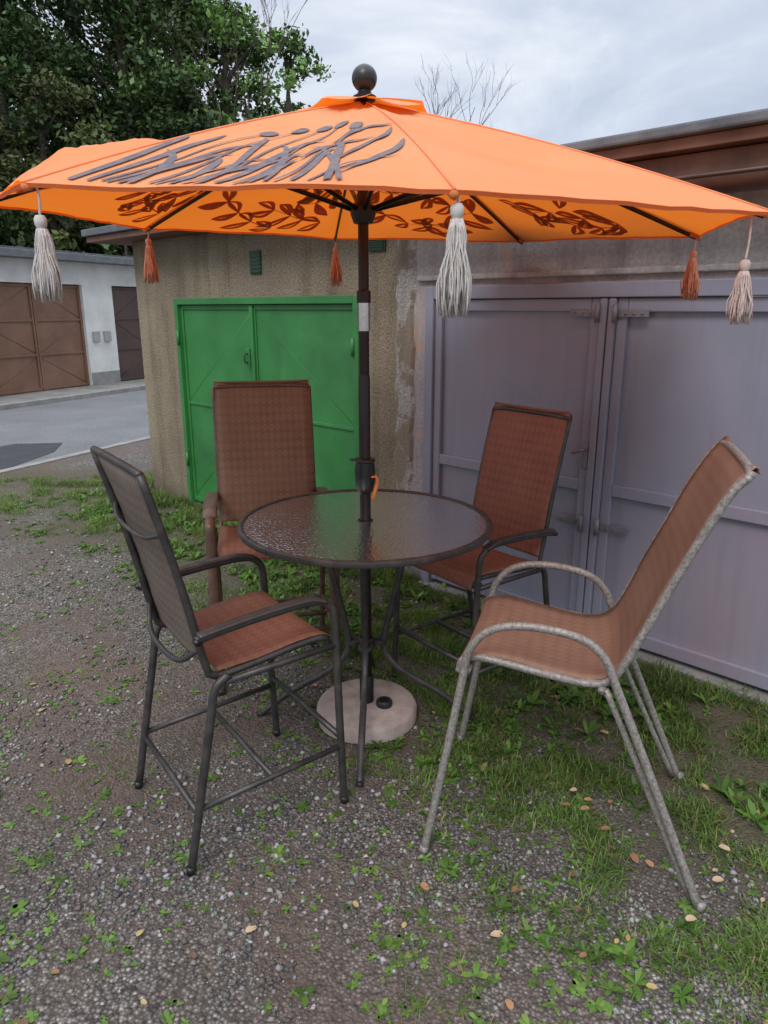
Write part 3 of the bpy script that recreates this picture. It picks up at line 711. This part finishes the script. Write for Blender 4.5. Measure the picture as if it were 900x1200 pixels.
def wob(i,a,r_):
    e=min(1,4*a*(1-a)*2)
    return e*(.006*noise.noise(Vector((a*2+i*5,r_*5,1)))+.004*noise.noise(Vector((a*9+i*5,r_*4,4))))
for i in range(8):
    o0=len(V)
    for p in range(nr_+1):
        r_=.03+.97*p/nr_
        for q_ in range(na+1):
            a=q_/na; V.append(cpt(i,a,r_,wob(i,a,r_)*1.6))
    for p in range(nr_):
        for q_ in range(na): F.append((o0+p*(na+1)+q_,o0+p*(na+1)+q_+1,o0+(p+1)*(na+1)+q_+1,o0+(p+1)*(na+1)+q_))
mesh('canopy',V,F,M['canopy'],u,True)
multitube('seams',[[cpt(i,0,.04+.96*k/10,.001) for k in range(11)] for i in range(8)],.003,M['canopy'],u,6,1)
V=[];F=[]
for i in range(8):
    o0=len(V)
    for q_ in range(na+1):
        a=q_/na; V.append(cpt(i,a,1.0,wob(i,a,1)*1.6+.001)); V.append(cpt(i,a,.995,-.010+wob(i,a,1)*1.6))
    for q_ in range(na): F.append((o0+2*q_,o0+2*q_+1,o0+2*q_+3,o0+2*q_+2))
mesh('hem',V,F,M['hem'],u,True)
V=[];F=[]
for i in range(8):
    o0=len(V)
    for p in range(6):
        for q_ in range(7):
            a=q_/6; r_=.18*p/5; b_=4*a*(1-a)
            P=cpt(i,a,r_); P.z=AP.z+.012-.045*(p/5)**1.3+(.006*math.sin(i*2.3)*p/5)-(.012*b_*p/5)
            V.append(P)
    for p in range(5):
        for q_ in range(6): F.append((o0+p*7+q_,o0+p*7+q_+1,o0+(p+1)*7+q_+1,o0+(p+1)*7+q_))
mesh('vent_cap',V,F,M['canopy'],u,True)
V=[];F=[]; na2,nr2=16,22
for p in range(nr2+1):
    for q_ in range(na2+1):
        aa=q_/na2; rr=p/nr2
        hgt=.048*math.sin(math.pi*aa)**.6*(math.sin(math.pi*min(1,rr*.97+.02))**.45)
        hgt*=1+.5*noise.noise(Vector((aa*3,rr*5,2)))+.28*math.sin(aa*15+rr*5)
        V.append(cpt(0,.45+.50*aa,.66+.33*rr,.004+max(0,hgt)))
for p in range(nr2):
    for q_ in range(na2): F.append((p*(na2+1)+q_,p*(na2+1)+q_+1,(p+1)*(na2+1)+q_+1,(p+1)*(na2+1)+q_))
mesh('loose_fold',V,F,M['canopy'],u,True)
for i in range(8):
    tube('rib_%d'%(i+1),[cpt(i,0,r_,-.014) for r_ in (.03,.25,.5,.75,.985)],.0085,M['pole'],u,rb=.006)
    mp=cpt(i,0,.47,-.022); d_=(mp-Vector((px,py,2.03))); d_.z=0; d_.normalize()
    tube('stretcher_%d'%(i+1),[Vector((px,py,2.035))+d_*.035,mp],.0085,M['pole'],u,n=1)
    tube('rib_end_%d'%(i+1),[cpt(i,0,.965,-.012),cpt(i,0,1.0,-.010)],.009,M['hem'],u,n=1)
def ribbons(name,strokes,off,mt):
    V=[];F=[]
    for (i,pts,wmax,kind) in strokes:
        P2=catmull([(p[0],p[1],0) for p in pts],8); n_=len(P2); o0=len(V)
        for k,p in enumerate(P2):
            tt=k/(n_-1)
            if kind=='leaf': wd=wmax*math.sin(math.pi*min(1,tt*.96+.02))**.8
            elif kind=='blade': wd=wmax*(.35+.65*math.sin(math.pi*min(1,.15+tt*.6)))*(1-tt**3)+.0006
            elif kind=='stem': wd=wmax*(1-.55*tt)
            elif kind=='head': wd=wmax*math.sin(math.pi*min(1,tt*.9+.05))**.35
            a0=P2[max(0,k-1)]; a1=P2[min(n_-1,k+1)]
            A=cpt(i,a0.x,a0.y); B=cpt(i,a1.x,a1.y); T=(B-A).normalized(); sd=T.cross(Vector((0,0,1))).normalized()
            c_=cpt(i,p.x,p.y)
            da=(cpt(i,min(1,p.x+.01),p.y)-c_)/.01; dr=(cpt(i,p.x,p.y+.01)-c_)/.01
            for sg in (-1,1):
                w2=sd*sg*wd
                det=da.x*dr.y-da.y*dr.x; sa_=(w2.x*dr.y-w2.y*dr.x)/det; sr_=(da.x*w2.y-da.y*w2.x)/det
                aa=min(.995,max(.005,p.x+sa_)); rr=min(.985,max(.05,p.y+sr_))
                V.append(cpt(i,aa,rr,off+wob(i,aa,rr)*1.6))
        for k in range(n_-1): F.append((o0+2*k,o0+2*k+1,o0+2*k+3,o0+2*k+2))
    mesh(name,V,F,mt,u,True)
# reeds: stems with oval heads, long tapering blades sweeping to the upper right
st=[]
rs=random.Random(5)
stems=[(.16,.97,.20,.68,.25,.52),(.28,.97,.32,.66,.38,.47),(.40,.98,.45,.64,.52,.44),(.50,.98,.56,.62,.63,.41),(.60,.98,.67,.66,.75,.44)]
for a0,r0,a1,r1,a2,r2 in stems:
    st.append((1,[(a0,r0),(a1,r1),(a2,r2)],.0050,'stem'))
    da,dr=a2-a1,r2-r1
    st.append((1,[(a2-.12*da,r2-.12*dr),(a2+.24*da,r2+.22*dr)],.017,'head'))
for k in range(17):
    a0=.08+.68*k/16+rs.uniform(-.015,.015); L=rs.uniform(.18,.42); lean=rs.uniform(-.02,.20) if k%4 else rs.uniform(-.14,-.05)
    st.append((1,[(a0,.975),(a0+lean*.25,.975-L*.5),(a0+lean*.75,.975-L*.88),(a0+lean*1.25,.975-L)],rs.uniform(.0065,.0125),'blade'))
for P in ([(.66,.60),(.74,.50),(.84,.46),(.97,.49)],[(.72,.80),(.82,.66),(.90,.60),(.96,.52)],[(.74,.92),(.84,.80),(.92,.74),(.97,.66)],[(.60,.78),(.66,.66),(.74,.60),(.86,.58)]):
    st.append((1,P,.013,'leaf'))
ribbons('printed_reeds',st,.004,M['print'])
st=[]; rs=random.Random(9)
for i in (4,5,6,7,0):
    for k in range(4):
        a0=rs.uniform(.08,.6); r0=rs.uniform(.80,.92) if k%2 else rs.uniform(.55,.72)
        dirn=rs.choice([-1,1]) if a0>.3 else 1
        P=[(a0,r0)]
        for q_ in range(3): P.append((min(.93,max(.06,P[-1][0]+dirn*rs.uniform(.09,.15))),P[-1][1]+rs.uniform(-.09,.0)))
        st.append((i,P,.004,'stem'))
        for q_,(pa,pr) in enumerate(P):
            for sg in (-1,1):
                ln=rs.uniform(.10,.16)
                tip=(min(.95,max(.05,pa+dirn*ln*rs.uniform(.7,1.2))),min(.95,pr+sg*rs.uniform(.05,.13)))
                mid_=((pa+tip[0])/2,(pr+tip[1])/2+sg*.018)
                for hs_ in (-1,1):
                    st.append((i,[(pa,pr),(mid_[0]+hs_*.012,mid_[1]-hs_*.014*dirn*sg),tip],rs.uniform(.010,.015),'leaf'))
ribbons('printed_leaves',st,-.005,M['print_under'])
def tassel(i,mt,cord,L,cordm=M['tassel_mix'],dx=0):
    p=cpt(i,0,.985,-.02); p=p+Vector((dx,0,0)); paths=[]
    tube('tassel_cord',[p+Vector((0,0,.02)),p+Vector((.003,0,-cord*.5)),p+Vector((0,0,-cord))],.0032,cordm,u,sides=6)
    z0=p.z-cord
    lathe('tassel_head',[(0,0),(.010,-.002),(.014,-.010),(.013,-.022),(.009,-.030),(.012,-.034),(.011,-.042)],mt,u,(p.x,p.y,z0),14)
    rt=random.Random(i)
    for k in range(120):
        a=rt.uniform(0,6.283); q1=rt.random()**.5; r1=.011*q1; r2=.030*q1*rt.uniform(.6,1.2); ll=L*rt.uniform(.78,1.04)
        c_,s_=math.cos(a),math.sin(a); wv=rt.uniform(-.006,.006)
        b0=Vector((p.x,p.y,z0-.03))
        paths.append([b0+Vector((r1*c_,r1*s_,0)),b0+Vector((r1*1.5*c_+wv,r1*1.5*s_,-.25*ll)),b0+Vector((r2*c_-wv,r2*s_+wv,-.65*ll)),b0+Vector((r2*1.02*c_,r2*1.02*s_,-ll))])
    multitube('tassel_fringe',paths,.0018,mt,u,4,2)
tassel(1,M['tassel_cream'],.05,.155,dx=.012); tassel(2,M['tassel_cream'],.008,.18,dx=.01)
tassel(3,M['tassel_mix'],.10,.13,dx=-.035); tassel(4,M['tassel_backlit_tint'],.04,.15)
tassel(6,M['tassel_backlit_tint'],.03,.16); tassel(7,M['tassel_backlit_tint'],.03,.16)

# ------------------------------------------------------------------ light, world, camera
w_=bpy.data.worlds.new('World'); S.world=w_; w_.use_nodes=True; nt=w_.node_tree
bg=nt.nodes['Background']; sky=nt.nodes.new('ShaderNodeTexSky'); sky.sky_type='NISHITA'; sky.sun_disc=False
sky.sun_elevation=R(48); sky.sun_rotation=R(200)
tc=nt.nodes.new('ShaderNodeTexCoord'); mp=nt.nodes.new('ShaderNodeMapping'); mp.inputs['Scale'].default_value=(1,1,2.4); nt.links.new(tc.outputs['Generated'],mp.inputs[0])
cl=ramp(nt,[(.32,(3.5,3.95,4.8)),(.5,(4.6,5.0,5.8)),(.66,(6.3,6.5,6.9))],noi(nt,2.6,7,.58,vec=mp.outputs[0],dist=.5))
sp=nt.nodes.new('ShaderNodeSeparateXYZ'); nt.links.new(tc.outputs['Generated'],sp.inputs[0])
zen=ramp(nt,[(.0,(.95,.95,.95)),(.5,(1.05,1.05,1.05)),(.7,(2.3,2.25,2.15)),(1,(3.2,3.1,2.95))],sp.outputs[2])
cl=mixc(nt,1,cl,zen,'MULTIPLY')
nt.links.new(mixc(nt,.88,sky.outputs[0],cl),bg.inputs[0]); bg.inputs[1].default_value=.15
sun=bpy.data.lights.new('sun','SUN'); sun.energy=1.5; sun.angle=R(25); sun.color=(1,.97,.93)
so=bpy.data.objects.new('sun',sun); link(so)
dirv=Vector((math.sin(R(200))*math.cos(R(48)),math.cos(R(200))*math.cos(R(48)),math.sin(R(48))))
so.rotation_euler=dirv.to_track_quat('Z','Y').to_euler()
cam=bpy.data.cameras.new('camera'); cam.sensor_fit='VERTICAL'; cam.sensor_height=36; cam.lens=832/1200*36; cam.clip_end=1000; cam.clip_start=.05
co=bpy.data.objects.new('camera',cam); link(co); co.location=(0,0,1.7); co.rotation_euler=(R(74),0,0); S.camera=co
S.view_settings.view_transform='Standard'; S.view_settings.look='None'; S.view_settings.exposure=0
